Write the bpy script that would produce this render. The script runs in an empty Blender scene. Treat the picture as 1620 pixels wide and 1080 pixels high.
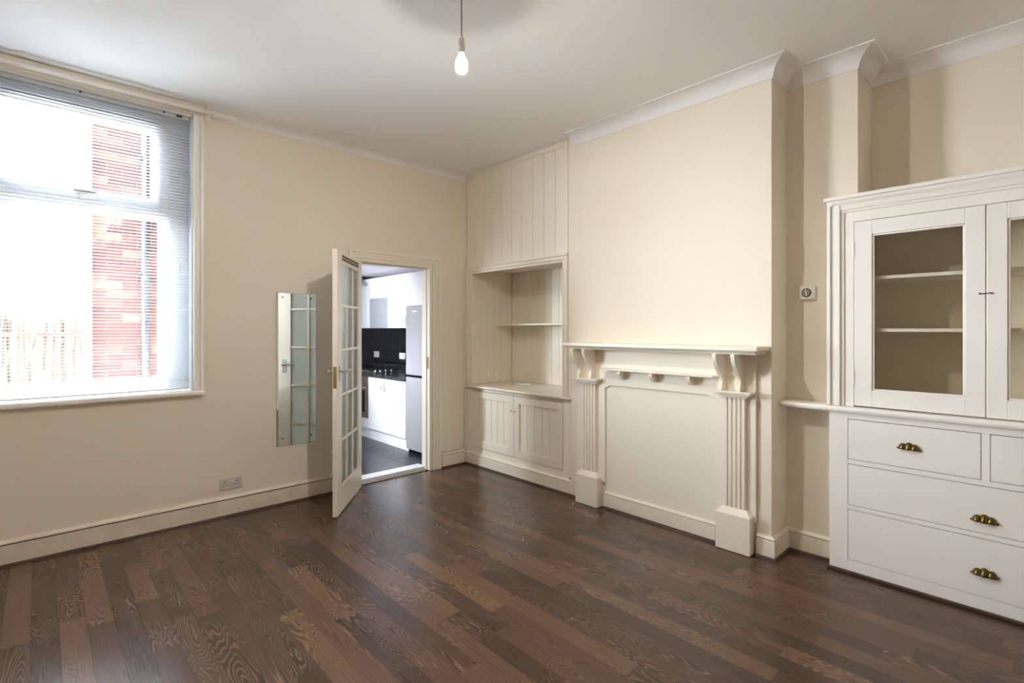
import bpy, bmesh, math, random
from mathutils import Vector
random.seed(7)
R = math.radians
scene = bpy.context.scene
col = scene.collection

# ------------------------------------------------------------------ camera
CAM_H = 1.384
cam_d = bpy.data.cameras.new('camera'); cam = bpy.data.objects.new('camera', cam_d); col.objects.link(cam)
cam_d.sensor_width = 36.0; cam_d.lens = 36.0 * 800.0 / 1620.0
cam_d.shift_y = -(540.0 - 522.0) / 1620.0
cam_d.clip_start = 0.02; cam_d.clip_end = 200
cam.location = (0, 0, CAM_H)
cam.rotation_euler = (R(90), 0, R(47.0))       # looks along (-cos43, sin43)
scene.camera = cam

# ------------------------------------------------------------------ sky, exposure
SKY = 66.0
world = bpy.data.worlds.new('overcast_sky'); scene.world = world
world.use_nodes = True
wn = world.node_tree.nodes; wl = world.node_tree.links
bgn = wn['Background']
bgn.inputs[0].default_value = (0.87, 0.935, 1.0, 1); bgn.inputs[1].default_value = SKY
scene.view_settings.view_transform = 'Standard'
scene.view_settings.look = 'None'
scene.view_settings.gamma = 1.0
scene.view_settings.use_curve_mapping = False
scene.view_settings.exposure = 0.46
BULB = 2450.0        # radiance scale of the bulb
cy = scene.cycles
cy.max_bounces = 10; cy.diffuse_bounces = 6; cy.glossy_bounces = 5; cy.transmission_bounces = 8; cy.transparent_max_bounces = 16
cy.caustics_reflective = False; cy.caustics_refractive = False
cy.sample_clamp_indirect = 20.0
cy.use_denoising = True

# sampling portals: they emit nothing, they only tell Cycles where the sky comes in
def portal(name, loc, rot, sx, sy):
    d = bpy.data.lights.new(name, 'AREA'); d.shape = 'RECTANGLE'; d.size = sx; d.size_y = sy
    d.cycles.is_portal = True
    o = bpy.data.objects.new(name, d); col.objects.link(o); o.location = loc; o.rotation_euler = rot
portal('window_portal', (-4.40, 0.19, 1.935), (R(90), 0, R(-90)), 1.22, 1.96)
portal('kitchen_window_portal', (-5.375, 1.02, 1.525), (R(90), 0, 0), 0.75, 1.05)

# ------------------------------------------------------------------ materials
def lin(c):
    f = lambda v: v / 12.92 if v <= 0.04045 else ((v + 0.055) / 1.055) ** 2.4
    return tuple(f(v / 255.0) for v in c) + (1.0,)

def new_mat(name):
    m = bpy.data.materials.new(name); m.use_nodes = True
    nt = m.node_tree
    return m, nt, nt.nodes, nt.links, nt.nodes['Principled BSDF']

def paint(name, rgb, rough=0.5, vary=0.04, scale=3.0, bump=0.0, bscale=120.0, metal=0.0, spec=0.5):
    m, nt, n, l, p = new_mat(name)
    c = lin(rgb)
    p.inputs['Roughness'].default_value = rough
    p.inputs['Metallic'].default_value = metal
    p.inputs['Specular IOR Level'].default_value = spec
    g = n.new('ShaderNodeNewGeometry')
    no = n.new('ShaderNodeTexNoise'); no.inputs['Scale'].default_value = scale; no.inputs['Detail'].default_value = 4
    l.new(g.outputs['Position'], no.inputs['Vector'])
    mr = n.new('ShaderNodeMapRange'); mr.inputs['From Min'].default_value = 0.3; mr.inputs['From Max'].default_value = 0.7
    mr.inputs['To Min'].default_value = 1.0 - vary; mr.inputs['To Max'].default_value = 1.0 + vary
    l.new(no.outputs['Fac'], mr.inputs['Value'])
    vm = n.new('ShaderNodeVectorMath'); vm.operation = 'SCALE'; vm.inputs[0].default_value = c[:3]
    l.new(mr.outputs['Result'], vm.inputs['Scale'])
    l.new(vm.outputs['Vector'], p.inputs['Base Color'])
    if bump > 0:
        n2 = n.new('ShaderNodeTexNoise'); n2.inputs['Scale'].default_value = bscale; n2.inputs['Detail'].default_value = 3
        l.new(g.outputs['Position'], n2.inputs['Vector'])
        b = n.new('ShaderNodeBump'); b.inputs['Strength'].default_value = bump; b.inputs['Distance'].default_value = 0.002
        l.new(n2.outputs['Fac'], b.inputs['Height']); l.new(b.outputs['Normal'], p.inputs['Normal'])
    return m

M = {}
M['wall'] = paint('cream_wall_paint', (237, 227, 210), 0.7, 0.02, 1.2, 0.12, 60)
M['ceiling'] = paint('white_ceiling_paint', (244, 243, 243), 0.85, 0.015, 1.0, 0.1, 40)
M['cornice'] = paint('white_cornice', (240, 238, 238), 0.6, 0.01)
M['gloss'] = paint('cream_gloss_woodwork', (240, 232, 217), 0.32, 0.010, 2.0, 0.02, 8)
M['dresser'] = paint('off_white_satin_woodwork', (247, 242, 236), 0.36, 0.008, 2.0, 0.02, 8)
M['skirt'] = paint('cream_skirting_gloss', (237, 228, 210), 0.35, 0.03, 4.0, 0.06, 30)
M['skirt_worn'] = paint('worn_cream_skirting', (230, 218, 200), 0.4, 0.08, 9.0, 0.1, 30)
M['groove'] = paint('dusty_dark_joint', (70, 58, 44), 0.9, 0.1)
M['upvc'] = paint('white_upvc', (226, 230, 234), 0.3, 0.01)
M['slat'] = paint('white_blind_slat', (212, 214, 217), 0.4, 0.005)
M['steel'] = paint('brushed_chrome', (190, 188, 184), 0.28, 0.03, 20, 0, 100, 1.0)
M['darksteel'] = paint('tarnished_metal', (92, 84, 74), 0.4, 0.1, 20, 0, 100, 1.0)
M['brass'] = paint('antique_brass', (112, 94, 56), 0.3, 0.15, 60, 0, 100, 1.0)
M['brassplate'] = paint('brass_latch_plate', (176, 150, 98), 0.35, 0.08, 60, 0, 100, 1.0)
M['white_plastic'] = paint('white_plastic', (236, 232, 226), 0.35, 0.01)
M['socket'] = paint('aged_white_plastic', (214, 208, 204), 0.4, 0.02)
M['black'] = paint('black_hole', (10, 10, 10), 0.8, 0.0)
M['grey_dial'] = paint('grey_dial', (150, 148, 140), 0.4, 0.02)
M['kunit'] = paint('white_gloss_kitchen_unit', (246, 246, 250), 0.25, 0.005)
M['kgrey'] = paint('grey_frosted_panel', (170, 172, 180), 0.35, 0.01)
M['kwall'] = paint('white_kitchen_wall', (240, 240, 244), 0.7, 0.01)
M['kceil'] = paint('pale_lilac_kitchen_ceiling', (244, 236, 245), 0.8, 0.01)
M['fridge'] = paint('silver_fridge_enamel', (176, 173, 177), 0.35, 0.01, 2, 0, 100, 0.25)
M['oven'] = paint('brushed_oven_steel', (150, 128, 116), 0.35, 0.04, 10, 0, 100, 0.7)
M['ovenglass'] = paint('dark_oven_glass', (24, 22, 24), 0.1, 0.0)
M['tile'] = paint('black_glazed_tile', (14, 12, 14), 0.12, 0.15, 6)
M['grout'] = paint('dark_grout', (38, 36, 38), 0.8, 0.05)
M['stone'] = paint('charcoal_floor_tile', (38, 40, 47), 0.3, 0.3, 7)
M['threshold'] = paint('white_threshold', (244, 244, 248), 0.35, 0.02)
M['concrete'] = paint('yard_concrete', (188, 187, 184), 0.9, 0.12, 2)
M['mortar'] = paint('pale_mortar', (104, 88, 80), 0.95, 0.1, 8)
M['render'] = paint('pale_render', (150, 146, 148), 0.9, 0.03, 2)
M['slate'] = paint('blue_grey_slate', (84, 100, 124), 0.6, 0.12, 5)
M['bluepaint'] = paint('blue_painted_shutter', (5, 14, 36), 0.5, 0.12, 4)
M['pipe'] = paint('dark_blue_downpipe', (12, 15, 28), 0.5, 0.05)
M['wire'] = paint('black_cable', (18, 16, 18), 0.6, 0.0)
M['cordwhite'] = paint('white_cord', (225, 222, 212), 0.6, 0.0)
M['flex'] = paint('aged_cream_flex', (150, 140, 108), 0.6, 0.05)
M['putty'] = paint('old_putty', (196, 186, 168), 0.7, 0.08, 20)

def bamboo_mat():
    m, nt, n, l, p = new_mat('weathered_cane')
    oi = n.new('ShaderNodeObjectInfo')
    cr = n.new('ShaderNodeValToRGB')
    cr.color_ramp.elements[0].color = lin((36, 24, 18)); cr.color_ramp.elements[1].color = lin((76, 58, 40))
    l.new(oi.outputs['Random'], cr.inputs['Fac']); l.new(cr.outputs['Color'], p.inputs['Base Color'])
    p.inputs['Roughness'].default_value = 0.8
    return m
M['cane'] = bamboo_mat()

def brick_mat():
    m, nt, n, l, p = new_mat('red_brick')
    oi = n.new('ShaderNodeObjectInfo')
    cr = n.new('ShaderNodeValToRGB')
    e = cr.color_ramp.elements
    e[0].color = lin((56, 25, 23)); e[1].color = lin((112, 76, 60))
    e2 = e.new(0.5); e2.color = lin((80, 37, 33))
    l.new(oi.outputs['Random'], cr.inputs['Fac'])
    g = n.new('ShaderNodeNewGeometry'); no = n.new('ShaderNodeTexNoise'); no.inputs['Scale'].default_value = 30
    l.new(g.outputs['Position'], no.inputs['Vector'])
    mx = n.new('ShaderNodeMixRGB'); mx.blend_type = 'MULTIPLY'; mx.inputs['Fac'].default_value = 0.35
    l.new(cr.outputs['Color'], mx.inputs['Color1']); l.new(no.outputs['Color'], mx.inputs['Color2'])
    l.new(mx.outputs['Color'], p.inputs['Base Color']); p.inputs['Roughness'].default_value = 0.9
    return m
M['brick'] = brick_mat()

def floor_mat():
    m, nt, n, l, p = new_mat('dark_oak_laminate')
    g = n.new('ShaderNodeNewGeometry'); oi = n.new('ShaderNodeObjectInfo')
    rnd = n.new('ShaderNodeVectorMath'); rnd.operation = 'SCALE'; rnd.inputs[0].default_value = (37.0, 91.0, 13.0)
    l.new(oi.outputs['Random'], rnd.inputs['Scale'])
    add = n.new('ShaderNodeVectorMath'); add.operation = 'ADD'
    l.new(g.outputs['Position'], add.inputs[0]); l.new(rnd.outputs['Vector'], add.inputs[1])
    # cathedral rings: contour lines of a stretched noise
    mp = n.new('ShaderNodeMapping'); mp.inputs['Scale'].default_value = (1.3, 10.0, 1.0)
    l.new(add.outputs['Vector'], mp.inputs['Vector'])
    n1 = n.new('ShaderNodeTexNoise'); n1.inputs['Scale'].default_value = 1.0; n1.inputs['Detail'].default_value = 1.5; n1.inputs['Distortion'].default_value = 0.3
    l.new(mp.outputs['Vector'], n1.inputs['Vector'])
    mul = n.new('ShaderNodeMath'); mul.operation = 'MULTIPLY'; mul.inputs[1].default_value = 240.0
    l.new(n1.outputs['Fac'], mul.inputs[0])
    sn = n.new('ShaderNodeMath'); sn.operation = 'SINE'; l.new(mul.outputs[0], sn.inputs[0])
    rg = n.new('ShaderNodeMapRange'); rg.inputs['From Min'].default_value = 0.35; rg.inputs['From Max'].default_value = 1.0
    l.new(sn.outputs[0], rg.inputs['Value'])
    # ring strength varies
    n3 = n.new('ShaderNodeTexNoise'); n3.inputs['Scale'].default_value = 2.2
    l.new(add.outputs['Vector'], n3.inputs['Vector'])
    r3 = n.new('ShaderNodeMapRange'); r3.inputs['From Min'].default_value = 0.42; r3.inputs['From Max'].default_value = 0.62
    r3.inputs['To Max'].default_value = 0.52
    l.new(n3.outputs['Fac'], r3.inputs['Value'])
    ring = n.new('ShaderNodeMath'); ring.operation = 'MULTIPLY'; l.new(rg.outputs[0], ring.inputs[0]); l.new(r3.outputs[0], ring.inputs[1])
    # fine fibres
    mp2 = n.new('ShaderNodeMapping'); mp2.inputs['Scale'].default_value = (6.0, 260.0, 1.0)
    l.new(add.outputs['Vector'], mp2.inputs['Vector'])
    n2 = n.new('ShaderNodeTexNoise'); n2.inputs['Scale'].default_value = 1.0; n2.inputs['Detail'].default_value = 3
    l.new(mp2.outputs['Vector'], n2.inputs['Vector'])
    cr = n.new('ShaderNodeValToRGB'); e = cr.color_ramp.elements
    e[0].position = 0.0; e[0].color = lin((70, 52, 43)); e[1].position = 1.0; e[1].color = lin((114, 86, 66))
    a = e.new(0.35); a.color = lin((81, 60, 48)); b = e.new(0.7); b.color = lin((94, 70, 55))
    l.new(oi.outputs['Random'], cr.inputs['Fac'])
    lt = n.new('ShaderNodeMixRGB'); lt.inputs['Color2'].default_value = lin((150, 118, 92))
    l.new(cr.outputs['Color'], lt.inputs['Color1']); l.new(ring.outputs[0], lt.inputs['Fac'])
    dk = n.new('ShaderNodeMapRange'); dk.inputs['From Min'].default_value = -0.2; dk.inputs['From Max'].default_value = -1.0
    l.new(sn.outputs[0], dk.inputs['Value'])
    dk2 = n.new('ShaderNodeMath'); dk2.operation = 'MULTIPLY'; l.new(dk.outputs[0], dk2.inputs[0]); l.new(r3.outputs[0], dk2.inputs[1])
    dm = n.new('ShaderNodeMixRGB'); dm.inputs['Color2'].default_value = lin((34, 24, 20))
    l.new(lt.outputs['Color'], dm.inputs['Color1']); l.new(dk2.outputs[0], dm.inputs['Fac'])
    fr = n.new('ShaderNodeMapRange'); fr.inputs['From Min'].default_value = 0.3; fr.inputs['From Max'].default_value = 0.7
    fr.inputs['To Min'].default_value = 0.78; fr.inputs['To Max'].default_value = 1.16
    l.new(n2.outputs['Fac'], fr.inputs['Value'])
    sc = n.new('ShaderNodeVectorMath'); sc.operation = 'SCALE'
    l.new(dm.outputs['Color'], sc.inputs[0]); l.new(fr.outputs[0], sc.inputs['Scale'])
    l.new(sc.outputs['Vector'], p.inputs['Base Color'])
    p.inputs['Roughness'].default_value = 0.26
    p.inputs['Specular IOR Level'].default_value = 0.5
    bp = n.new('ShaderNodeBump'); bp.inputs['Strength'].default_value = 0.12; bp.inputs['Distance'].default_value = 0.001
    l.new(n2.outputs['Fac'], bp.inputs['Height']); l.new(bp.outputs['Normal'], p.inputs['Normal'])
    return m
M['plank'] = floor_mat()
M['subfloor'] = paint('dark_subfloor', (30, 22, 18), 0.9, 0.1)
M['bead'] = paint('dark_brown_quadrant_bead', (70, 52, 40), 0.4, 0.12, 12)

def counter_mat():
    m, nt, n, l, p = new_mat('black_speckled_worktop')
    g = n.new('ShaderNodeNewGeometry'); v = n.new('ShaderNodeTexVoronoi'); v.inputs['Scale'].default_value = 160
    l.new(g.outputs['Position'], v.inputs['Vector'])
    cr = n.new('ShaderNodeValToRGB'); cr.color_ramp.elements[0].position = 0.55; cr.color_ramp.elements[0].color = lin((24, 24, 28)); cr.color_ramp.elements[1].color = lin((120, 122, 130))
    l.new(v.outputs['Color'], cr.inputs['Fac']); l.new(cr.outputs['Color'], p.inputs['Base Color'])
    p.inputs['Roughness'].default_value = 0.2
    return m
M['counter'] = counter_mat()

def thin_glass(name, tint=(1, 1, 1, 1), refl=1.0):
    m, nt, n, l, p = new_mat(name)
    n.remove(p)
    out = n['Material Output']
    tr = n.new('ShaderNodeBsdfTransparent'); tr.inputs['Color'].default_value = tint
    gl = n.new('ShaderNodeBsdfGlossy'); gl.inputs['Roughness'].default_value = 0.02
    lw = n.new('ShaderNodeLayerWeight'); lw.inputs['Blend'].default_value = 0.5     # Schlick reflectance of one thin surface
    pw = n.new('ShaderNodeMath'); pw.operation = 'POWER'; pw.inputs[1].default_value = 5.0
    l.new(lw.outputs['Facing'], pw.inputs[0])
    mu = n.new('ShaderNodeMath'); mu.operation = 'MULTIPLY_ADD'; mu.inputs[1].default_value = 0.96 * refl; mu.inputs[2].default_value = 0.04 * refl
    l.new(pw.outputs[0], mu.inputs[0])
    mx = n.new('ShaderNodeMixShader')
    l.new(mu.outputs[0], mx.inputs['Fac']); l.new(tr.outputs[0], mx.inputs[1]); l.new(gl.outputs[0], mx.inputs[2])
    l.new(mx.outputs[0], out.inputs['Surface'])
    return m
M['glass'] = thin_glass('clear_window_glass', (0.97, 0.99, 0.99, 1), 1.0)
M['cabglass'] = thin_glass('old_cabinet_glass', (0.95, 0.94, 0.90, 1), 1.0)

def obscure_glass():
    m, nt, n, l, p = new_mat('rippled_obscure_glass')
    p.inputs['Base Color'].default_value = (0.86, 0.95, 0.96, 1)
    p.inputs['Transmission Weight'].default_value = 0.72
    p.inputs['Roughness'].default_value = 0.22
    p.inputs['IOR'].default_value = 1.35
    g = n.new('ShaderNodeNewGeometry')
    mp = n.new('ShaderNodeMapping'); mp.inputs['Scale'].default_value = (1, 1, 0.45)
    l.new(g.outputs['Position'], mp.inputs['Vector'])
    no = n.new('ShaderNodeTexNoise'); no.inputs['Scale'].default_value = 38; no.inputs['Detail'].default_value = 2
    l.new(mp.outputs['Vector'], no.inputs['Vector'])
    b = n.new('ShaderNodeBump'); b.inputs['Strength'].default_value = 0.55; b.inputs['Distance'].default_value = 0.006
    l.new(no.outputs['Fac'], b.inputs['Height']); l.new(b.outputs['Normal'], p.inputs['Normal'])
    p.inputs['Transmission Weight'].default_value = 1.0
    tl = n.new('ShaderNodeBsdfTranslucent'); tl.inputs['Color'].default_value = (0.88, 0.95, 0.96, 1)
    mx = n.new('ShaderNodeMixShader'); mx.inputs['Fac'].default_value = 0.6
    l.new(p.outputs[0], mx.inputs[1]); l.new(tl.outputs[0], mx.inputs[2]); l.new(mx.outputs[0], n['Material Output'].inputs['Surface'])
    return m
M['obscure'] = obscure_glass()

def mirror_mat():
    m, nt, n, l, p = new_mat('mirror_silver')
    p.inputs['Base Color'].default_value = (0.86, 0.9, 0.89, 1); p.inputs['Metallic'].default_value = 1; p.inputs['Roughness'].default_value = 0.005
    return m
M['mirror'] = mirror_mat()

def emit_mat(name, colr, s):
    m, nt, n, l, p = new_mat(name)
    p.inputs['Base Color'].default_value = (1, 1, 1, 1)
    p.inputs['Emission Color'].default_value = colr; p.inputs['Emission Strength'].default_value = s
    return m
M['bulb'] = emit_mat('lit_warm_bulb', (1.0, 0.945, 0.88, 1), BULB)

M['bulb_dim'] = emit_mat('lit_bulb_shoulder', (1.0, 0.92, 0.78, 1), 5.0)

# ------------------------------------------------------------------ building helpers
def world_origin(o):
    v = Vector((0, 0, 0))
    while o is not None:
        v += o.location; o = o.parent
    return v

class MB:
    """collects shapes in world coordinates, links them as one mesh"""
    def __init__(s): s.v = []; s.f = []
    def quadbox(s, P):
        b = len(s.v); s.v += [tuple(p) for p in P]
        for q in ((0, 3, 2, 1), (4, 5, 6, 7), (0, 1, 5, 4), (1, 2, 6, 5), (2, 3, 7, 6), (3, 0, 4, 7)):
            s.f.append(tuple(b + i for i in q))
        return s
    def box(s, x0, x1, y0, y1, z0, z1):
        if x0 > x1: x0, x1 = x1, x0
        if y0 > y1: y0, y1 = y1, y0
        if z0 > z1: z0, z1 = z1, z0
        return s.quadbox([(x0, y0, z0), (x1, y0, z0), (x1, y1, z0), (x0, y1, z0), (x0, y0, z1), (x1, y0, z1), (x1, y1, z1), (x0, y1, z1)])
    def prism(s, pts, axis, a0, a1):
        """extrude 2-D polygon along axis; pts are the other two coords in xyz order"""
        def mk(p, a):
            if axis == 'x': return (a, p[0], p[1])
            if axis == 'y': return (p[0], a, p[1])
            return (p[0], p[1], a)
        n = len(pts); b = len(s.v)
        s.v += [mk(p, a0) for p in pts] + [mk(p, a1) for p in pts]
        s.f.append(tuple(b + i for i in range(n - 1, -1, -1))); s.f.append(tuple(b + n + i for i in range(n)))
        for i in range(n):
            j = (i + 1) % n
            s.f.append((b + i, b + j, b + n + j, b + n + i))
        return s
    def tube(s, pts, r, seg=8, cap=True):
        pts = [Vector(p) for p in pts]; b = len(s.v); n = len(pts)
        up = Vector((0, 0, 1))
        for i, p in enumerate(pts):
            t = (pts[min(i + 1, n - 1)] - pts[max(i - 1, 0)]).normalized()
            a = t.cross(up if abs(t.z) < 0.95 else Vector((1, 0, 0))).normalized(); c = t.cross(a).normalized()
            rr = r[i] if isinstance(r, (list, tuple)) else r
            for k in range(seg):
                w = 2 * math.pi * k / seg
                s.v.append(tuple(p + a * math.cos(w) * rr + c * math.sin(w) * rr))
        for i in range(n - 1):
            for k in range(seg):
                k2 = (k + 1) % seg
                s.f.append((b + i * seg + k, b + i * seg + k2, b + (i + 1) * seg + k2, b + (i + 1) * seg + k))
        if cap:
            s.f.append(tuple(b + k for k in range(seg - 1, -1, -1)))
            s.f.append(tuple(b + (n - 1) * seg + k for k in range(seg)))
        return s
    def lathe(s, cx, cy_, prof, seg=24):
        """prof: (radius, z) list; revolve about vertical axis"""
        b = len(s.v); n = len(prof)
        for r, z in prof:
            for k in range(seg):
                w = 2 * math.pi * k / seg; s.v.append((cx + r * math.cos(w), cy_ + r * math.sin(w), z))
        for i in range(n - 1):
            for k in range(seg):
                k2 = (k + 1) % seg
                s.f.append((b + i * seg + k, b + i * seg + k2, b + (i + 1) * seg + k2, b + (i + 1) * seg + k))
        s.f.append(tuple(b + k for k in range(seg - 1, -1, -1)))
        s.f.append(tuple(b + (n - 1) * seg + k for k in range(seg)))
        return s
    def sweep(s, path, prof):
        """path: xy points, room side on the LEFT of travel; prof: (out, z) points closed polygon"""
        n = len(path); m = len(prof); b = len(s.v)
        P = [Vector((p[0], p[1])) for p in path]
        for i in range(n):
            d0 = (P[i] - P[i - 1]).normalized() if i > 0 else None
            d1 = (P[i + 1] - P[i]).normalized() if i < n - 1 else None
            if d0 is None: d0 = d1
            if d1 is None: d1 = d0
            n0 = Vector((-d0.y, d0.x)); n1 = Vector((-d1.y, d1.x))
            mt = (n0 + n1); mt = mt / max(1e-6, mt.dot(n0)) if mt.length > 1e-6 else n0
            for o, z in prof:
                q = P[i] + mt * o; s.v.append((q.x, q.y, z))
        for i in range(n - 1):
            for k in range(m):
                k2 = (k + 1) % m
                s.f.append((b + i * m + k, b + i * m + k2, b + (i + 1) * m + k2, b + (i + 1) * m + k))
        s.f.append(tuple(b + k for k in range(m))); s.f.append(tuple(b + (n - 1) * m + k for k in range(m - 1, -1, -1)))
        return s
    def build(s, name, mat, parent=None, bevel=0.0, smooth=False, local=False, seg=2):
        me = bpy.data.meshes.new(name)
        if parent is not None and not local:
            o0 = world_origin(parent); vs = [(x - o0.x, y - o0.y, z - o0.z) for x, y, z in s.v]
        else:
            vs = s.v
        me.from_pydata(vs, [], s.f)
        bm = bmesh.new(); bm.from_mesh(me); bmesh.ops.recalc_face_normals(bm, faces=bm.faces); bm.to_mesh(me); bm.free()
        me.materials.append(M[mat] if isinstance(mat, str) else mat)
        if smooth:
            for p in me.polygons: p.use_smooth = True
        o = bpy.data.objects.new(name, me); col.objects.link(o); o.parent = parent
        if bevel > 0:
            md = o.modifiers.new('bevel', 'BEVEL'); md.width = bevel; md.segments = seg; md.limit_method = 'ANGLE'; md.angle_limit = R(40)
        return o

def tag(o, label=None, cat=None, group=None, kind=None):
    if label: o['label'] = label
    if cat: o['category'] = cat
    if group: o['group'] = group
    if kind: o['kind'] = kind
    return o
def thing(name, loc, label, cat, group=None, rotz=0.0):
    o = bpy.data.objects.new(name, None); o.empty_display_size = 0.05; col.objects.link(o)
    o.location = loc; o.rotation_euler = (0, 0, rotz)
    return tag(o, label, cat, group)
def struct(o, label=None, cat=None): return tag(o, label, cat, None, 'structure')
def box(name, b, mat, parent=None, bevel=0.0, local=False):
    return MB().box(*b).build(name, mat, parent, bevel, local=local)
def share(name, src, parent, loc, scale=(1, 1, 1), rot=(0, 0, 0)):
    o = bpy.data.objects.new(name, src); col.objects.link(o); o.parent = parent
    o.location = Vector(loc) - (world_origin(parent) if parent is not None else Vector((0, 0, 0)))
    o.scale = scale; o.rotation_euler = rot
    return o
def unit_box(name, mat, sx=1.0, sy=1.0, sz=1.0):
    """box mesh centred at origin"""
    me = bpy.data.meshes.new(name)
    mb = MB().box(-sx / 2, sx / 2, -sy / 2, sy / 2, -sz / 2, sz / 2)
    me.from_pydata(mb.v, [], mb.f)
    bm = bmesh.new(); bm.from_mesh(me); bmesh.ops.recalc_face_normals(bm, faces=bm.faces); bm.to_mesh(me); bm.free()
    me.materials.append(M[mat]); return me

# ------------------------------------------------------------------ room dimensions (camera stands at x=0, y=0)
XL = -4.20            # left wall face
XR = 0.80             # right wall face (behind the camera's right shoulder)
YF = -1.20            # wall behind the camera
YC = 3.235            # chimney breast face
Y2 = 3.48             # pier face
Y3 = 3.82             # alcove back wall
XC0, XC1 = -2.75, -1.165   # chimney breast
XP = -0.78            # pier right edge
ZC = 2.995            # ceiling
WY0, WY1, WZ0, WZ1 = -0.42, 0.80, 0.955, 2.915   # window opening
DY0, DY1, DZ1 = 2.045, 2.805, 1.995            # door opening
YA0 = 3.265
XK = -4.33            # kitchen side of the left wall

# floor slab and planks
floor = struct(box('floor', (XL - 0.0, XR, YF, Y3 + 0.1, -0.15, -0.012), 'subfloor'), 'dark brown two-strip wood laminate floor of the empty room', 'floor')
FW = Vector((-math.cos(R(43)), math.sin(R(43)))); RT = Vector((math.sin(R(43)), math.cos(R(43))))
def proj(x, y, z):
    q = Vector((x, y)); d = q.dot(FW)
    if d < 0.05: return None
    return 810 + 800 * q.dot(RT) / d, 522 - 800 * (z - CAM_H) / d
def seen(x0, x1, y0, y1):
    for i in range(9):
        for j in (0, 1):
            p = proj(x0 + (x1 - x0) * i / 8, y0 + (y1 - y0) * j, 0)
            if p and -10 < p[0] < 1630 and p[1] < 1090: return True
    return False
PW = 0.0972
plank_me = unit_box('plank', 'plank', 1, 1, 1)
rest = MB(); cand = []
row = 0; y = YF
prev = []
while y < Y3 + 0.05:
    x = XL - random.uniform(0.0, 0.8)
    while x < XR:
        L = random.choice((0.5, 0.7, 0.85, 1.0, 1.2)) * random.uniform(0.92, 1.08)
        if any(abs(x + L - e) < 0.12 for e in prev): L += 0.17
        x0, x1 = max(x, XL + 0.001), min(x + L, XR - 0.001)
        y0, y1 = y, min(y + PW, Y3 + 0.08)
        if x1 - x0 > 0.02:
            cand.append((x0, x1, y0, y1))
        x += L
    prev = [c[1] for c in cand if abs(c[2] - y) < 1e-6]
    y += PW; row += 1
vis = [c for c in cand if seen(*c) and not (c[2] > YC + 0.02 and c[1] < XC1 - 0.05) and c[2] < Y2 + 0.05]
hid = [c for c in cand if c not in vis]
vis.sort(key=lambda c: (c[0] + c[1]) ** 2 / 4 + (c[2] + c[3]) ** 2 / 4)
hid += vis[300:]; vis = vis[:300]
G = 0.0006
for x0, x1, y0, y1 in vis:
    share('plank', plank_me, floor, ((x0 + x1) / 2, (y0 + y1) / 2, -0.006), (x1 - x0 - G, y1 - y0 - G, 0.012))
for x0, x1, y0, y1 in hid:
    rest.box(x0 + G / 2, x1 - G / 2, y0 + G / 2, y1 - G / 2, -0.012, 0.0)
tag(rest.build('plank_field', 'plank', floor), kind='stuff')

# ceiling
struct(box('ceiling', (XL - 0.13, XR + 0.15, YF - 0.15, Y3 + 0.15, ZC, ZC + 0.15), 'ceiling'), 'plain white painted ceiling with a cove cornice', 'ceiling')

# left wall with window and door openings
w = MB()
w.box(XK, XL, YF - 0.15, WY0, -0.15, ZC)
w.box(XK, XL, WY0, WY1, -0.15, WZ0 - 0.035)
w.box(XK, XL, WY0, WY1, WZ1, ZC)
w.box(XK, XL, WY1, DY0 - 0.03, -0.15, ZC)
w.box(XK, XL, DY0 - 0.03, DY1 + 0.03, DZ1 + 0.03, ZC)
w.box(XK, XL, DY1 + 0.03, Y3 + 0.15, -0.15, ZC)
struct(w.build('wall_left', 'wall'), 'cream painted wall with the window and the kitchen doorway', 'wall')
# fireplace wall: pier and alcove
w = MB()
w.box(XC1, XP, Y2, Y3 + 0.15, -0.15, ZC)
w.box(XP, XR + 0.15, Y3, Y3 + 0.15, -0.15, ZC)
struct(w.build('wall_back', 'wall'), 'cream painted wall beside and behind the built-in dresser', 'wall')
w = MB().box(XL, XC0, 3.90, Y3 + 0.15, -0.15, ZC)
struct(box('trim_alcove', (-2.797, XC0 - 0.0005, YA0 - 0.004, YA0 + 0.012, 0.14, ZC), 'wall'), 'narrow cream strip between alcove joinery and chimney breast', 'wall strip')
struct(w.build('wall_alcove', 'wall'), 'cream wall at the back of the left alcove', 'wall')
struct(box('wall_chimney_breast', (XC0, XC1, YC, Y3 + 0.15, -0.15, ZC), 'wall', bevel=0.004), 'cream chimney breast projecting above the fire surround', 'wall')
struct(box('wall_right', (XR, XR + 0.15, YF - 0.15, Y3, -0.15, ZC), 'wall'), 'cream painted wall beside the camera', 'wall')
struct(box('wall_front', (XL, XR, YF - 0.15, YF, -0.15, ZC), 'wall'), 'cream painted wall behind the camera', 'wall')

# cornice
def cove(zt, drop, out):
    pts = [(0, zt), (0, zt - drop), (0.006, zt - drop), (0.008, zt - drop + 0.008)]
    for i in range(1, 9):
        a = R(90) * i / 9
        # concave quarter curve
        ox = 0.010 + (out - 0.018) * (1 - math.cos(a)); oz = zt - drop + 0.010 + (drop - 0.02) * math.sin(a)
        pts.append((ox, oz))
    pts += [(out - 0.008, zt - 0.010), (out, zt - 0.009), (out, zt)]
    return pts
o = MB().sweep([(XL, 3.262), (XL, 0.872)], cove(ZC + 0.002, 0.068, 0.10)).build('trim_1', 'cornice')
struct(o, 'white plaster cove cornice along the window wall', 'cornice')
o = MB().sweep([(XL, WY0 - 0.08), (XL, YF), (XR, YF), (XR, Y3), (XP, Y3), (XP, Y2), (XC1, Y2), (XC1, YC), (-2.728, YC)], cove(ZC + 0.002, 0.092, 0.105)).build('trim_2', 'cornice')
struct(o, 'white plaster cove cornice following the chimney breast and alcove', 'cornice')

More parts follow.
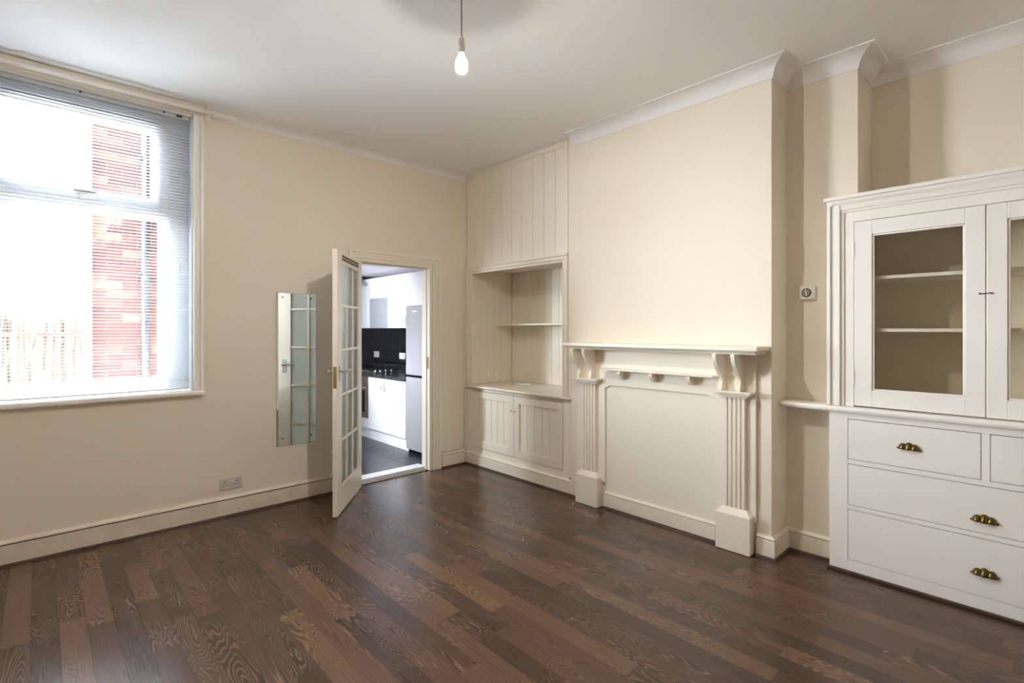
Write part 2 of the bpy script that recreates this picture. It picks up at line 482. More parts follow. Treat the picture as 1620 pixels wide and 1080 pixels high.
# skirting boards with bead
def skirting(name, path, h, mat, label, t=0.022):
    pr = [(0, 0.016), (t, 0.016), (t, h * 0.80), (t - 0.006, h * 0.80 + 0.002), (t - 0.006, h * 0.80 + 0.007), (t, h * 0.80 + 0.010), (t, h * 0.90), (t - 0.008, h * 0.97), (t - 0.016, h), (0, h)]
    o = struct(MB().sweep(path, pr).build(name, mat), label, 'skirting board')
    bead = [(0, 0), (t + 0.016, 0), (t + 0.013, 0.010), (t + 0.006, 0.016), (0, 0.018)]
    MB().sweep(path, bead).build('quadrant_bead', 'bead', o)
    MB().sweep(path, [(0.001, h * 0.80 + 0.0025), (t - 0.0045, h * 0.80 + 0.0025), (t - 0.0045, h * 0.80 + 0.0065), (0.001, h * 0.80 + 0.0065)]).build('joint_line', 'groove' if 'worn' in mat else 'putty', o)
    return o
skirting('baseboard_left', [(XL, 1.955), (XL, YF)], 0.152, 'skirt_worn', 'scuffed cream skirting board under the window')
skirting('baseboard_left_corner', [(XL, 3.225), (XL, 2.945)], 0.150, 'skirt', 'short cream skirting board right of the kitchen doorway')
skirting('baseboard_chimney', [(XP - 0.118, Y2), (XC1, Y2), (XC1, YC), (-1.249, YC)], 0.138, 'skirt', 'cream skirting board wrapping the chimney breast corner', 0.024)
skirting('baseboard_back', [(-1.507, YC - 0.007), (-2.388, YC - 0.007)], 0.131, 'skirt', 'cream skirting board across the blocked-up fireplace', 0.020)

# ------------------------------------------------------------------ window
win = thing('window_1', (XL, 0.19, WZ0), 'white tall window with a top-hung opening light', 'window'); win['kind'] = 'structure'
XFI, XFO = -4.285, -4.355      # frame faces
fy0, fy1, fz0, fz1 = WY0 + 0.02, WY1 - 0.02, WZ0, WZ1 - 0.01
# reveal lining boards
for b_ in ((XK - 0.05, XL, WY1 - 0.012, WY1, WZ0, WZ1), (XK - 0.05, XL, WY0, WY0 + 0.012, WZ0, WZ1), (XK - 0.05, XL, WY0, WY1, WZ1 - 0.012, WZ1)):
    box('reveal_lining', b_, 'upvc', win, 0.001)
# outer frame: jambs
box('frame_jamb', (XFO, XFI, 0.667, WY1 - 0.012, WZ0, WZ1 - 0.012), 'upvc', win, 0.004)
box('frame_jamb', (XFO, XFI, WY0 + 0.012, -0.287, WZ0, WZ1 - 0.012), 'upvc', win, 0.004)
box('frame_jamb', (XFO + 0.004, XFI - 0.004, 0.613, 0.668, 2.245, 2.83), 'upvc', win, 0.002)
box('frame_jamb', (XFO + 0.004, XFI - 0.004, -0.288, -0.233, 2.245, 2.83), 'upvc', win, 0.002)
box('frame_head', (XFO, XFI, -0.287, 0.667, 2.83, WZ1 - 0.012), 'upvc', win, 0.004)
box('frame_sill', (XFO, XFI, -0.287, 0.667, WZ0, 1.02), 'upvc', win, 0.004)
box('transom', (XFO, XFI, -0.287, 0.667, 2.175, 2.245), 'upvc', win, 0.004)
# lower glazing bead + pane
gb = MB()
gb.box(XFO + 0.01, XFI - 0.012, 0.608, 0.667, 1.02, 2.175).box(XFO + 0.01, XFI - 0.012, -0.287, -0.228, 1.02, 2.175)
gb.box(XFO + 0.01, XFI - 0.012, -0.228, 0.608, 1.02, 1.055).box(XFO + 0.01, XFI - 0.012, -0.228, 0.608, 2.145, 2.175)
gb.build('glazing_bead', 'upvc', win, 0.003)
box('pane', (-4.323, -4.317, -0.228, 0.608, 1.055, 2.145), 'glass', win)
# opening light
sash = MB()
for b_ in ((0.565, 0.612, 2.25, 2.825), (-0.232, -0.185, 2.25, 2.825), (-0.185, 0.565, 2.25, 2.295), (-0.185, 0.565, 2.765, 2.825)):
    sash.box(XFO + 0.005, XFI + 0.014, *b_)
sash = sash.build('sash', 'upvc', win, 0.004)
box('pane', (-4.323, -4.317, -0.185, 0.565, 2.295, 2.765), 'glass', sash)
box('gasket', (XFI - 0.004, XFI + 0.002, -0.235, 0.615, 2.826, 2.830), 'black', sash)
h = MB().box(XFI + 0.014, XFI + 0.026, 0.165, 0.215, 2.262, 2.284).box(XFI + 0.026, XFI + 0.042, 0.150, 0.265, 2.266, 2.280)
h.build('handle', 'white_plastic', sash, 0.003)
# sill board and architrave
o = box('sill_board', (XL - 0.085, XL + 0.045, WY0 - 0.07, 0.866, 0.918, 0.954), 'dresser', win, 0.012)
ar = MB()
def arch_side(mb, y_in, y_out, z0, z1):
    s_ = 1 if y_out > y_in else -1
    mb.box(XL, XL + 0.020, y_in, y_in + s_ * 0.020, z0, z1)
    mb.box(XL, XL + 0.014, y_in + s_ * 0.020, y_in + s_ * 0.040, z0, z1)
    mb.box(XL, XL + 0.026, y_in + s_ * 0.040, y_out, z0, z1)
arch_side(ar, WY1, 0.862, 0.955, 2.93); ar.build('architrave', 'dresser', win, 0.003)
ar = MB(); arch_side(ar, WY0, WY0 - 0.062, 0.955, 2.93); ar.build('architrave', 'dresser', win, 0.003)
hb = MB().box(XL, XL + 0.030, WY0 - 0.075, 0.868, 2.918, ZC - 0.001).box(XL + 0.030, XL + 0.042, WY0 - 0.075, 0.868, 2.935, 2.965)
hb.build('head_board', 'skirt', win, 0.003)

# venetian blind
bl = thing('venetian_blind', (-4.235, 0.19, 0.957), 'white slatted venetian blind lowered over the window', 'blind')
XB = -4.236
by0, by1 = WY0 + 0.018, 0.782
box('head_rail', (XB - 0.014, XB + 0.014, by0, by1, 2.878, 2.902), 'slat', bl, 0.002)
pitch = 0.0211
n_sl = int((2.872 - 0.985) / pitch)
sl_me = bpy.data.meshes.new('slat')
vs = []; W_ = by1 - by0
for k in range(5):
    t_ = -0.0125 + 0.025 * k / 4; zc = 0.0009 * (1 - (t_ / 0.0125) ** 2)
    vs += [(t_, -W_ / 2, zc), (t_, W_ / 2, zc), (t_, -W_ / 2, zc - 0.0004), (t_, W_ / 2, zc - 0.0004)]
fs = []
for k in range(4):
    a = 4 * k; b_ = a + 4
    fs += [(a, a + 1, b_ + 1, b_), (a + 2, b_ + 2, b_ + 3, a + 3)]
fs += [(0, 2, 3, 1), (16, 17, 19, 18)]
sl_me.from_pydata(vs, [], fs); sl_me.materials.append(M['slat'])
for i in range(n_sl):
    z_ = 2.868 - i * pitch
    share('slat', sl_me, bl, (XB, (by0 + by1) / 2, z_), rot=(0, R(-1.0), 0))
box('bottom_rail', (XB - 0.012, XB + 0.012, by0, by1, 0.963, 0.975), 'slat', bl, 0.002)
for yy in (-0.258, 0.185, 0.628):
    for dx in (-0.0135, 0.0135):
        MB().tube([(XB + dx, yy, 2.88), (XB + dx, yy, 0.972)], 0.0008, 5).build('ladder_cord', 'cordwhite', bl)
    box('cord_clip', (XB + 0.010, XB + 0.016, yy - 0.006, yy + 0.006, 2.893, 2.903), 'black', bl)
MB().tube([(XB + 0.019, 0.717, 2.885), (XB + 0.021, 0.717, 2.10), (XB + 0.020, 0.717, 1.83)], 0.0011, 6).build('pull_cord', 'cordwhite', bl)
MB().lathe(XB + 0.020, 0.717, [(0.003, 1.84), (0.006, 1.83), (0.009, 1.79), (0.007, 1.785)], 12).build('cord_tassel', 'white_plastic', bl, smooth=True)
box('tilt_bracket', (XB + 0.014, XB + 0.024, 0.700, 0.735, 2.888, 2.900), 'darksteel', bl, 0.002)

# curtain pole
cp = thing('curtain_pole', (-4.11, 0.9, 2.928), 'thin white curtain pole with ribbed finial above the window', 'curtain pole')
MB().tube([(-4.11, -0.75, 2.932), (-4.11, 0.905, 2.932)], 0.0125, 14).build('pole', 'dresser', cp, smooth=True)
fin = MB()
ys = [0.90, 0.905, 0.918, 0.924, 0.935, 0.950, 0.957, 0.964, 0.980, 0.995, 1.004, 1.012, 1.030, 1.046, 1.056, 1.060]
rs = [0.013, 0.021, 0.021, 0.014, 0.017, 0.019, 0.018, 0.012, 0.016, 0.017, 0.011, 0.012, 0.016, 0.014, 0.007, 0.002]
fin.tube([(-4.11, yy, 2.932) for yy in ys], rs, 16).build('finial', 'dresser', cp, smooth=True)
for yy in (0.885, -0.55):
    MB().box(-4.172, -4.105, yy - 0.008, yy + 0.008, 2.912, 2.924).box(-4.172, -4.160, yy - 0.015, yy + 0.015, 2.895, 2.945).build('bracket', 'dresser', cp, 0.002)

# ------------------------------------------------------------------ kitchen doorway and glazed door
dr = thing('doorway_1', (XL, 2.42, 0.0), 'cream moulded door frame around the kitchen opening', 'door frame'); dr['kind'] = 'structure'
for y0, y1, z0, z1 in ((DY1, DY1 + 0.03, 0, DZ1 + 0.03), (DY0 - 0.03, DY0, 0, DZ1 + 0.03), (DY0, DY1, DZ1, DZ1 + 0.03)):
    box('lining', (XK + 0.012, XL + 0.002, y0, y1, z0, z1), 'gloss', dr, 0.002)
for y0, y1, z0, z1 in ((DY1 - 0.012, DY1, 0.0, DZ1), (DY0, DY0 + 0.012, 0, DZ1), (DY0 + 0.012, DY1 - 0.012, DZ1 - 0.012, DZ1)):
    box('door_stop', (XK + 0.012, XL - 0.045, y0, y1, z0, z1), 'gloss', dr, 0.001)
AO0, AO1, AZ = 1.962, 2.932, 2.104
AI0, AI1, AZI = 2.030, 2.838, 2.022
def architrave(name, rects, mat, parent):
    mb = MB()
    for r_ in rects: mb.box(*r_)
    return mb.build(name, mat, parent, 0.003)
def vstrip(y_in, y_out, z1):
    d_ = y_out - y_in
    return [(XL, XL + 0.014, y_in, y_in + d_ * 0.30, 0, z1), (XL, XL + 0.020, y_in + d_ * 0.30, y_in + d_ * 0.62, 0, z1 + 0.02), (XL, XL + 0.027, y_in + d_ * 0.62, y_out, 0, AZ)]
architrave('architrave', vstrip(AI1, AO1, AZI + 0.024), 'gloss', dr)
architrave('architrave', vstrip(AI0, AO0, AZI + 0.024), 'gloss', dr)
dz = AZ - AZI
architrave('architrave', [(XL, XL + 0.014, AI0, AI1, AZI, AZI + dz * 0.30), (XL, XL + 0.020, AI0 - 0.021, AI1 + 0.028, AZI + dz * 0.30, AZI + dz * 0.62), (XL, XL + 0.027, AO0 + 0.026, AO1 - 0.036, AZI + dz * 0.62, AZ)], 'gloss', dr)
box('keep_plate', (XL - 0.040, XL - 0.012, DY1 - 0.001, DY1 + 0.001, 1.00, 1.12), 'brassplate', dr)
struct(box('threshold', (XK - 0.07, XL - 0.065, DY0, DY1, -0.02, 0.034), 'threshold', bevel=0.006), 'white threshold strip across the kitchen doorway', 'threshold')

TH = R(-39.9)
door = thing('door_1', (-4.18, 2.04, 0.0), 'white fifteen-pane glazed door standing open into the room', 'door', rotz=TH); door['kind'] = 'structure'
DW, DT, DB, DTOP = 0.735, 0.036, 0.008, 1.982
colx = [(0.108, 0.262), (0.285, 0.439), (0.462, 0.616)]
rowz = [(0.205, 0.535), (0.555, 0.880), (0.900, 1.222), (1.242, 1.562), (1.582, 1.885)]
s0, s1 = colx[0][0], colx[2][1]
box('hinge_stile', (0, s0, 0, DT, DB, DTOP), 'gloss', door, 0.002, True)
box('lock_stile', (s1, DW, 0, DT, DB, DTOP), 'gloss', door, 0.002, True)
box('bottom_rail', (s0, s1, 0, DT, DB, rowz[0][0]), 'gloss', door, 0.002, True)
top = box('top_rail', (s0, s1, 0, DT, rowz[4][1], DTOP), 'gloss', door, 0.002, True)
for i in (0, 1):
    box('glazing_bar', (colx[i][1], colx[i + 1][0], 0.004, DT - 0.004, rowz[0][0], rowz[4][1]), 'gloss', door, 0.003, True)
for j in range(4):
    for c in range(3):
        box('glazing_bar', (colx[c][0], colx[c][1], 0.004, DT - 0.004, rowz[j][1], rowz[j + 1][0]), 'gloss', door, 0.003, True)
for c in range(3):
    for j in range(5):
        box('pane', (colx[c][0], colx[c][1], 0.016, 0.020, rowz[j][0], rowz[j][1]), 'obscure', door, 0, True)
# slotted vent in the top rail
vt = box('vent', (0.130, 0.640, DT, DT + 0.005, 1.908, 1.958), 'gloss', door, 0.001, True)
mb = MB()
for k in range(10):
    x_ = 0.140 + k * 0.050
    for z_ in (1.9125, 1.9355): mb.box(x_, x_ + 0.038, DT + 0.0045, DT + 0.0056, z_, z_ + 0.018)
mb.build('vent_slots', 'black', vt, local=True)
# lever handles on both faces and latch plate
for sgn, y_ in ((1, DT), (-1, 0.0)):
    pl = box('handle_plate', (0.655, 0.695, y_, y_ + sgn * 0.006, 1.000, 1.120), 'steel', door, 0.002, True)
    lv = MB()
    pts = [(0.675, y_ + sgn * 0.006, 1.075), (0.675, y_ + sgn * 0.040, 1.075), (0.660, y_ + sgn * 0.050, 1.076), (0.620, y_ + sgn * 0.052, 1.084), (0.585, y_ + sgn * 0.051, 1.078), (0.560, y_ + sgn * 0.050, 1.083)]
    lv.tube(pts, [0.009, 0.008, 0.008, 0.0075, 0.007, 0.005], 10).build('lever', 'steel', pl, smooth=True, local=True)
lp = box('latch_plate', (DW - 0.0005, DW + 0.002, 0.006, 0.030, 0.955, 1.115), 'brassplate', door, 0.0, True)
box('latch_bolt', (DW, DW + 0.010, 0.012, 0.024, 1.065, 1.085), 'steel', lp, 0.002, True)
for z_ in (0.22, 1.00, 1.78):
    MB().tube([(-0.004, -0.002, z_ - 0.04), (-0.004, -0.002, z_ + 0.04)], 0.006, 8).build('hinge', 'steel', door, local=True)

# mirror on the wall beside the door
mi = thing('wall_mirror', (XL, 1.52, 0.46), 'tall frameless wall mirror reflecting the glazed door', 'mirror')
box('mirror_glass', (XL + 0.001, XL + 0.006, 1.364, 1.678, 0.459, 1.681), 'mirror', mi, 0.0015)
for yy in (1.41, 1.635):
    for zz in (0.52, 1.645):
        me = MB().tube([(XL + 0.006, yy, zz), (XL + 0.010, yy, zz)], 0.006, 10); me.build('mirror_screw', 'darksteel', mi)

# double socket
so = thing('double_wall_socket', (XL, 1.04, 0.20), 'white double plug socket low on the wall under the mirror', 'socket')
pl = box('faceplate', (XL, XL + 0.010, 0.965, 1.117, 0.200, 0.286), 'socket', so, 0.003)
for yc in (1.000, 1.082):
    mb = MB().box(XL + 0.010, XL + 0.0106, yc - 0.003, yc + 0.003, 0.251, 0.260).box(XL + 0.010, XL + 0.0106, yc - 0.015, yc - 0.008, 0.229, 0.234).box(XL + 0.010, XL + 0.0106, yc + 0.008, yc + 0.015, 0.229, 0.234)
    mb.build('pin_slots', 'black', pl)
for yc in (1.031, 1.051):
    box('rocker_switch', (XL + 0.010, XL + 0.015, yc - 0.007, yc + 0.007, 0.248, 0.270), 'white_plastic', so, 0.002)

# ------------------------------------------------------------------ left alcove joinery
YA = 3.265
# upper boarded panel
up = thing('boarded_alcove_panel', (-3.47, YA, 2.0), 'cream tongue and groove boarding filling the alcove up to the ceiling', 'panelling')
bx = [-4.195, -4.063, -3.921, -3.785, -3.641, -3.504, -3.372, -3.224, -3.088, -2.954, -2.853]
for a, b_ in zip(bx[:-1], bx[1:]):
    box('board', (a + 0.0015, b_ - 0.0015, YA, YA + 0.014, 2.037, 2.96), 'gloss', up, 0.0035)
box('backing', (XL + 0.005, -2.799, YA + 0.009, YA + 0.030, 2.037, ZC - 0.002), 'gloss', up)
box('top_rail', (XL + 0.005, -2.8535, YA - 0.012, YA + 0.01, 2.948, ZC - 0.001), 'gloss', up, 0.003)
box('side_stile', (-2.853, -2.797, YA - 0.012, YA + 0.012, 2.037, ZC - 0.001), 'gloss', up, 0.003)
# open niche
ni = thing('alcove_niche', (-3.47, YA, 0.83), 'open boarded niche with one shelf between cupboard and panelling', 'niche')
NX0, NX1, NYB = -4.13, XC0 - 0.004, 3.85
xb = NX0
k = 0
while xb < NX1 - 0.01:
    xe = min(xb + 0.1, NX1)
    box('back_board', (xb + 0.001, xe - 0.001, NYB, NYB + 0.012, 0.819, 2.02), 'gloss', ni, 0.003); xb = xe
yb = YA + 0.02
while yb < NYB - 0.01:
    ye = min(yb + 0.1, NYB)
    box('side_board', (NX0 - 0.012, NX0, yb + 0.001, ye - 0.001, 0.819, 2.02), 'gloss', ni, 0.003); yb = ye
box('niche_ceiling', (NX0 - 0.012, NX1, YA + 0.012, NYB + 0.012, 2.02, 2.032), 'gloss', ni)
box('niche_backing', (NX0 - 0.020, NX1, NYB + 0.0095, NYB + 0.02, 0.819, 2.02), 'gloss', ni)
box('niche_backing', (NX0 - 0.022, NX0 - 0.0095, YA + 0.02, NYB + 0.02, 0.819, 2.02), 'gloss', ni)
# niche architrave
mb = MB()
mb.box(-4.095 - 0.03, -4.095, YA - 0.012, YA + 0.02, 0.819, 1.985).box(-4.155, -4.125, YA - 0.022, YA + 0.02, 0.819, 2.015)
mb.box(XL + 0.003, -4.155, YA - 0.008, YA + 0.02, 0.819, 2.03)
mb.build('frame_upright', 'gloss', ni, 0.003)
MB().box(-2.862, -2.832, YA - 0.012, YA + 0.02, 0.819, 1.985).box(-2.832, -2.800, YA - 0.022, YA + 0.02, 0.819, 2.015).build('frame_upright', 'gloss', ni, 0.003)
MB().box(-4.095, -2.862, YA - 0.012, YA + 0.02, 1.962, 1.985).box(-4.125, -2.832, YA - 0.022, YA + 0.02, 1.985, 2.015).box(-4.165, -2.797, YA - 0.032, YA + 0.02, 2.015, 2.035).build('frame_head', 'gloss', ni, 0.004)
sh = box('niche_shelf', (NX0, NX1, 3.600, NYB, 1.432, 1.450), 'gloss', ni, 0.003)
box('shelf_batten', (NX0, NX0 + 0.018, 3.63, NYB, 1.40, 1.432), 'gloss', ni, 0.002)
# worktop
tag(MB().box(XL + 0.004, -2.763, YA - 0.032, YA - 0.0045, 0.795, 0.817).box(XL + 0.004, -2.798, YA - 0.0045, YA + 0.02, 0.795, 0.817).box(XL + 0.004, XC0 - 0.004, YA + 0.02, NYB + 0.02, 0.795, 0.817).build('alcove_worktop', 'gloss', None, 0.008, seg=3), 'cream painted worktop of the alcove cupboard with a rounded front edge', 'worktop')
# lower cupboard
cu = thing('alcove_cupboard', (-3.47, YA, 0.0), 'low cream cupboard with two tongue and groove doors left of fireplace', 'cupboard')
fr = MB()
fr.box(XL + 0.004, -4.088, YA, YA + 0.022, 0.10, 0.795).box(-2.861, -2.799, YA, YA + 0.022, 0.10, 0.795)
fr.box(-4.088, -2.861, YA, YA + 0.022, 0.764, 0.795).box(-4.088, -2.861, YA, YA + 0.022, 0.10, 0.182)
fr.build('face_frame', 'gloss', cu, 0.002)
box('door_gap_shade', (XL + 0.004, XC0 - 0.004, YA + 0.025, YA + 0.03, 0.1, 0.79), 'black', cu)  # black sheet close behind the doors, stands in for shade in their gaps
for x0, x1, px0, px1, side in ((-4.0835, -3.4755, -4.0, -3.538, 1), (-3.4700, -2.8660, -3.403, -2.932, -1)):
    z0, z1, pz0, pz1 = 0.1875, 0.7595, 0.259, 0.695
    d_ = MB().box(x0, px0, YA - 0.004, YA + 0.020, z0, z1).box(px1, x1, YA - 0.004, YA + 0.020, z0, z1)
    d_.box(px0, px1, YA - 0.004, YA + 0.020, z0, pz0).box(px0, px1, YA - 0.004, YA + 0.020, pz1, z1)
    d_ = d_.build('door', 'gloss', cu, 0.002)
    nb = 5; wv = (px1 - px0) / nb
    for k in range(nb):
        box('board', (px0 + k * wv + 0.0012, px0 + (k + 1) * wv - 0.0012, YA + 0.012, YA + 0.022, pz0, pz1), 'gloss', d_, 0.0035)
    kx = x1 - 0.022 if side > 0 else x0 + 0.022
    kb = MB(); kb.tube([(kx, YA - 0.004, 0.62), (kx, YA - 0.012, 0.62), (kx, YA - 0.018, 0.62), (kx, YA - 0.024, 0.62)], [0.004, 0.004, 0.008, 0.005], 10).build('knob', 'steel', d_, smooth=True)
    hx = x0 if side > 0 else x1
    for z_ in (0.28, 0.66):
        box('hinge', (hx - 0.003, hx + 0.003, YA - 0.006, YA, z_ - 0.025, z_ + 0.025), 'gloss', d_, 0.001)
sk = skirting('baseboard_alcove', [(-2.652, YA), (XL + 0.003, YA)], 0.128, 'skirt', 'cream skirting board along the foot of the alcove cupboard', 0.026)

# cable trunking left on the worktop
cb = MB()
pts = []
for i in range(60):
    a = i / 59 * 2 * math.pi * 2.2
    pts.append((-3.80 + 0.16 * math.cos(a) * (1 - 0.1 * i / 59), 3.66 + 0.055 * math.sin(a), 0.822 + 0.0022 * i / 10))
cb.tube(pts, 0.005, 6)
tag(cb.build('coiled_cable', 'cordwhite', None, smooth=True), 'loose coil of white cable lying on the alcove worktop', 'cable')

tag(MB().tube([(-4.188, 3.226, 0.79), (-4.187, 3.222, 0.60), (-4.188, 3.228, 0.45), (-4.187, 3.224, 0.25), (-4.186, 3.218, 0.175), (-4.187, 3.19, 0.160), (-4.188, 3.08, 0.156), (-4.188, 2.955, 0.1555)], 0.0035, 6).build('wall_cable', 'putty', None, smooth=True), 'thin cable running down the corner to the top of the skirting', 'cable')

# ------------------------------------------------------------------ fire surround
fs_ = thing('fire_surround', (-1.95, YC, 0.0), 'cream wooden fire surround with fluted pilasters and bracketed mantelshelf', 'fireplace')
# mantel shelf with stepped cove
mb = MB().box(-2.690, -1.181, 3.050, YC, 1.259, 1.285)
mb.build('mantel_shelf', 'gloss', fs_, 0.004)
pr = [(3.066, 1.259), (3.070, 1.252), (3.080, 1.246), (3.085, 1.236), (YC, 1.236), (YC, 1.259)]
MB().prism(pr, 'x', -2.672, -1.200).build('mantel_moulding', 'gloss', fs_, 0.001)
for xc, b0, b1 in ((-2.527, -2.668, -2.385), (-1.371, -1.505, -1.250)):
    box('backboard', (b0, b1, 3.212, YC, 0.20, 1.236), 'gloss', fs_, 0.002)
    # plinth block with splayed top
    hw = 0.108
    p = MB().box(xc - hw, xc + hw, 3.155, YC + 0.0, 0.003, 0.232)
    p.quadbox([(xc - hw, 3.155, 0.232), (xc + hw, 3.155, 0.232), (xc + hw, YC, 0.232), (xc - hw, YC, 0.232),
               (xc - 0.074, 3.186, 0.268), (xc + 0.074, 3.186, 0.268), (xc + 0.074, YC, 0.268), (xc - 0.074, YC, 0.268)])
    p.build('plinth', 'gloss', fs_, 0.002)
    sh = box('pilaster', (xc - 0.070, xc + 0.070, 3.197, 3.212, 0.26, 0.968), 'gloss', fs_, 0.001)
    for k in range(5):
        x_ = xc - 0.056 + k * 0.028
        box('reed', (x_ - 0.0092, x_ + 0.0092, 3.186, 3.198, 0.262, 0.962), 'gloss', sh, 0.002)
    # capital
    cp_ = MB()
    for (e, yf, z0, z1) in ((0.080, 3.176, 0.960, 0.968), (0.088, 3.168, 0.968, 0.976), (0.101, 3.156, 0.976, 0.984), (0.112, 3.146, 0.984, 0.991), (0.118, 3.139, 0.991, 1.003)):
        cp_.box(xc - e, xc + e, yf, 3.214, z0, z1)
    cp_.build('capital', 'gloss', fs_, 0.002)
    # pair of scrolled brackets
    prof = []
    for d_, z_ in ((0.150, 1.236), (0.149, 1.215), (0.143, 1.190), (0.130, 1.165), (0.110, 1.140), (0.088, 1.118), (0.070, 1.100), (0.059, 1.082), (0.055, 1.064), (0.058, 1.046), (0.064, 1.030), (0.067, 1.015), (0.067, 1.003)):
        prof.append((3.214 - d_, z_))
    prof += [(3.214, 1.003), (3.214, 1.236)]
    for xx in (xc - 0.074, xc + 0.041):
        MB().prism(prof, 'x', xx - 0.012, xx + 0.012).build('bracket', 'gloss', fs_, 0.0015)
# frieze board with shaped lower corners
prf = [(-2.386, 1.236), (-1.504, 1.236), (-1.504, 0.938), (-1.520, 0.940), (-1.538, 0.950), (-1.560, 0.958), (-2.330, 0.958), (-2.350, 0.950), (-2.368, 0.940), (-2.386, 0.938)]
MB().prism(prf, 'y', 3.210, YC).build('frieze_board', 'gloss', fs_, 0.003)
box('frieze_shelf', (-2.370, -1.482, 3.128, 3.212, 1.079, 1.094), 'gloss', fs_, 0.004)
for xx in (-2.214, -1.943, -1.662):
    pf = [(3.212, 1.079), (3.142, 1.079), (3.141, 1.058), (3.147, 1.047), (3.160, 1.040), (3.168, 1.026), (3.185, 1.018), (3.212, 1.016)]
    MB().prism(pf, 'x', xx - 0.016, xx + 0.016).build('shelf_bracket', 'gloss', fs_, 0.002)
box('infill_panel', (-2.386, -1.504, YC - 0.008, YC, 0.12, 0.96), 'gloss', fs_)

# ------------------------------------------------------------------ room thermostat
th = thing('room_thermostat', (-1.04, Y2, 1.57), 'small square white thermostat with a round grey dial on the pier', 'thermostat')
box('case', (-1.086, -1.000, Y2 - 0.030, Y2, 1.573, 1.657), 'white_plastic', th, 0.004)
MB().tube([(-1.041, Y2 - 0.030, 1.614), (-1.041, Y2 - 0.0315, 1.614)], 0.027, 24).build('dial_recess', 'black', th)
dl = MB(); dl.tube([(-1.041, Y2 - 0.0315, 1.614), (-1.041, Y2 - 0.039, 1.614)], [0.023, 0.021], 24); dl = dl.build('dial', 'grey_dial', th, 0.001)
MB().quadbox([(-1.046, Y2 - 0.043, 1.634), (-1.041, Y2 - 0.043, 1.635), (-1.036, Y2 - 0.043, 1.594), (-1.041, Y2 - 0.043, 1.593), (-1.046, Y2 - 0.038, 1.634), (-1.041, Y2 - 0.038, 1.635), (-1.036, Y2 - 0.038, 1.594), (-1.041, Y2 - 0.038, 1.593)]).build('pointer', 'white_plastic', dl)

# ------------------------------------------------------------------ built-in dresser
YD = 3.365
CX = -0.2275
def mir(x): return 2 * CX - x
db = thing('drawer_chest', (CX, YD, 0.0), 'off-white chest of drawers with brass shell handles under the dresser', 'chest of drawers')
f = MB(); XD0 = -0.894; XD1 = mir(XD0)
f.box(XD0, -0.803, YD, YD + 0.022, 0.016, 0.914).box(mir(-0.803), XD1, YD, YD + 0.022, 0.016, 0.914)
f.box(-0.803, mir(-0.803), YD, YD + 0.022, 0.016, 0.079).box(-0.803, mir(-0.803), YD, YD + 0.022, 0.366, 0.390)
f.box(-0.803, mir(-0.803), YD, YD + 0.022, 0.624, 0.650).box(-0.803, mir(-0.803), YD, YD + 0.022, 0.880, 0.914)
f.box(-0.243, mir(-0.243), YD, YD + 0.022, 0.650, 0.880)
f.build('face_frame', 'dresser', db, 0.0015)
MB().box(XD0, XD0 + 0.018, YD + 0.022, Y3 - 0.002, 0.016, 0.914).box(XD1 - 0.018, XD1, YD + 0.022, Y3 - 0.002, 0.016, 0.914).build('side_panel', 'dresser', db)
box('drawer_gap_shade', (XD0 + 0.02, XD1 - 0.02, YD + 0.026, YD + 0.032, 0.02, 0.912), 'black', db)  # black sheet just behind the drawer fronts paints the gaps as shade
box('quadrant_bead', (XD0 - 0.012, XD1, YD - 0.018, YD + 0.02, 0.0, 0.018), 'bead', db, 0.006)
def cup_handle(parent, cx, cz):
    bm = bmesh.new()
    def lobe(ox, rx, ry, rz):
        nu, nv = 12, 8
        grid = []
        for i in range(nv + 1):
            ph = R(90) * i / nv            # 0 = rim (bottom) .. 90 = top
            rowv = []
            for j in range(nu + 1):
                a = math.pi * j / nu
                x_ = ox + rx * math.cos(a) * math.cos(ph)
                y_ = -ry * math.sin(a) * math.cos(ph) ** 0.8
                z_ = rz * math.sin(ph)
                rowv.append(bm.verts.new((cx + x_, YD + y_ - 0.001, cz + z_)))
            grid.append(rowv)
        for i in range(nv):
            for j in range(nu):
                try: bm.faces.new((grid[i][j], grid[i][j + 1], grid[i + 1][j + 1], grid[i + 1][j]))
                except ValueError: pass
    lobe(-0.025, 0.020, 0.024, 0.029); lobe(0.0, 0.021, 0.028, 0.036); lobe(0.025, 0.020, 0.024, 0.029)
    bmesh.ops.remove_doubles(bm, verts=bm.verts, dist=1e-5)
    o0 = world_origin(parent)
    for v in bm.verts: v.co -= o0
    me = bpy.data.meshes.new('cup_handle'); bm.to_mesh(me); bm.free(); me.materials.append(M['brass'])
    for p in me.polygons: p.use_smooth = True
    o = bpy.data.objects.new('cup_handle', me); col.objects.link(o); o.parent = parent
    md = o.modifiers.new('wall', 'SOLIDIFY'); md.thickness = 0.0015
    MB().box(cx - 0.052, cx + 0.052, YD - 0.0025, YD - 0.0005, cz - 0.002, cz + 0.007).build('handle_flange', 'brass', parent, 0.001)
    return tag(o, 'brass shell-shaped cup handle')
for (x0, x1, z0, z1, hx, hz) in ((-0.8005, -0.2455, 0.6532, 0.8765, -0.525, 0.752), (mir(-0.2455), mir(-0.8005), 0.6532, 0.8765, mir(-0.525), 0.752), (-0.8005, mir(-0.8005), 0.3932, 0.6205, -0.232, 0.449), (-0.8005, mir(-0.8005), 0.0822, 0.3625, -0.231, 0.188)):
    d_ = box('drawer', (x0, x1, YD - 0.001, YD + 0.02, z0, z1), 'dresser', db, 0.0015)
    cup_handle(d_, hx, hz)
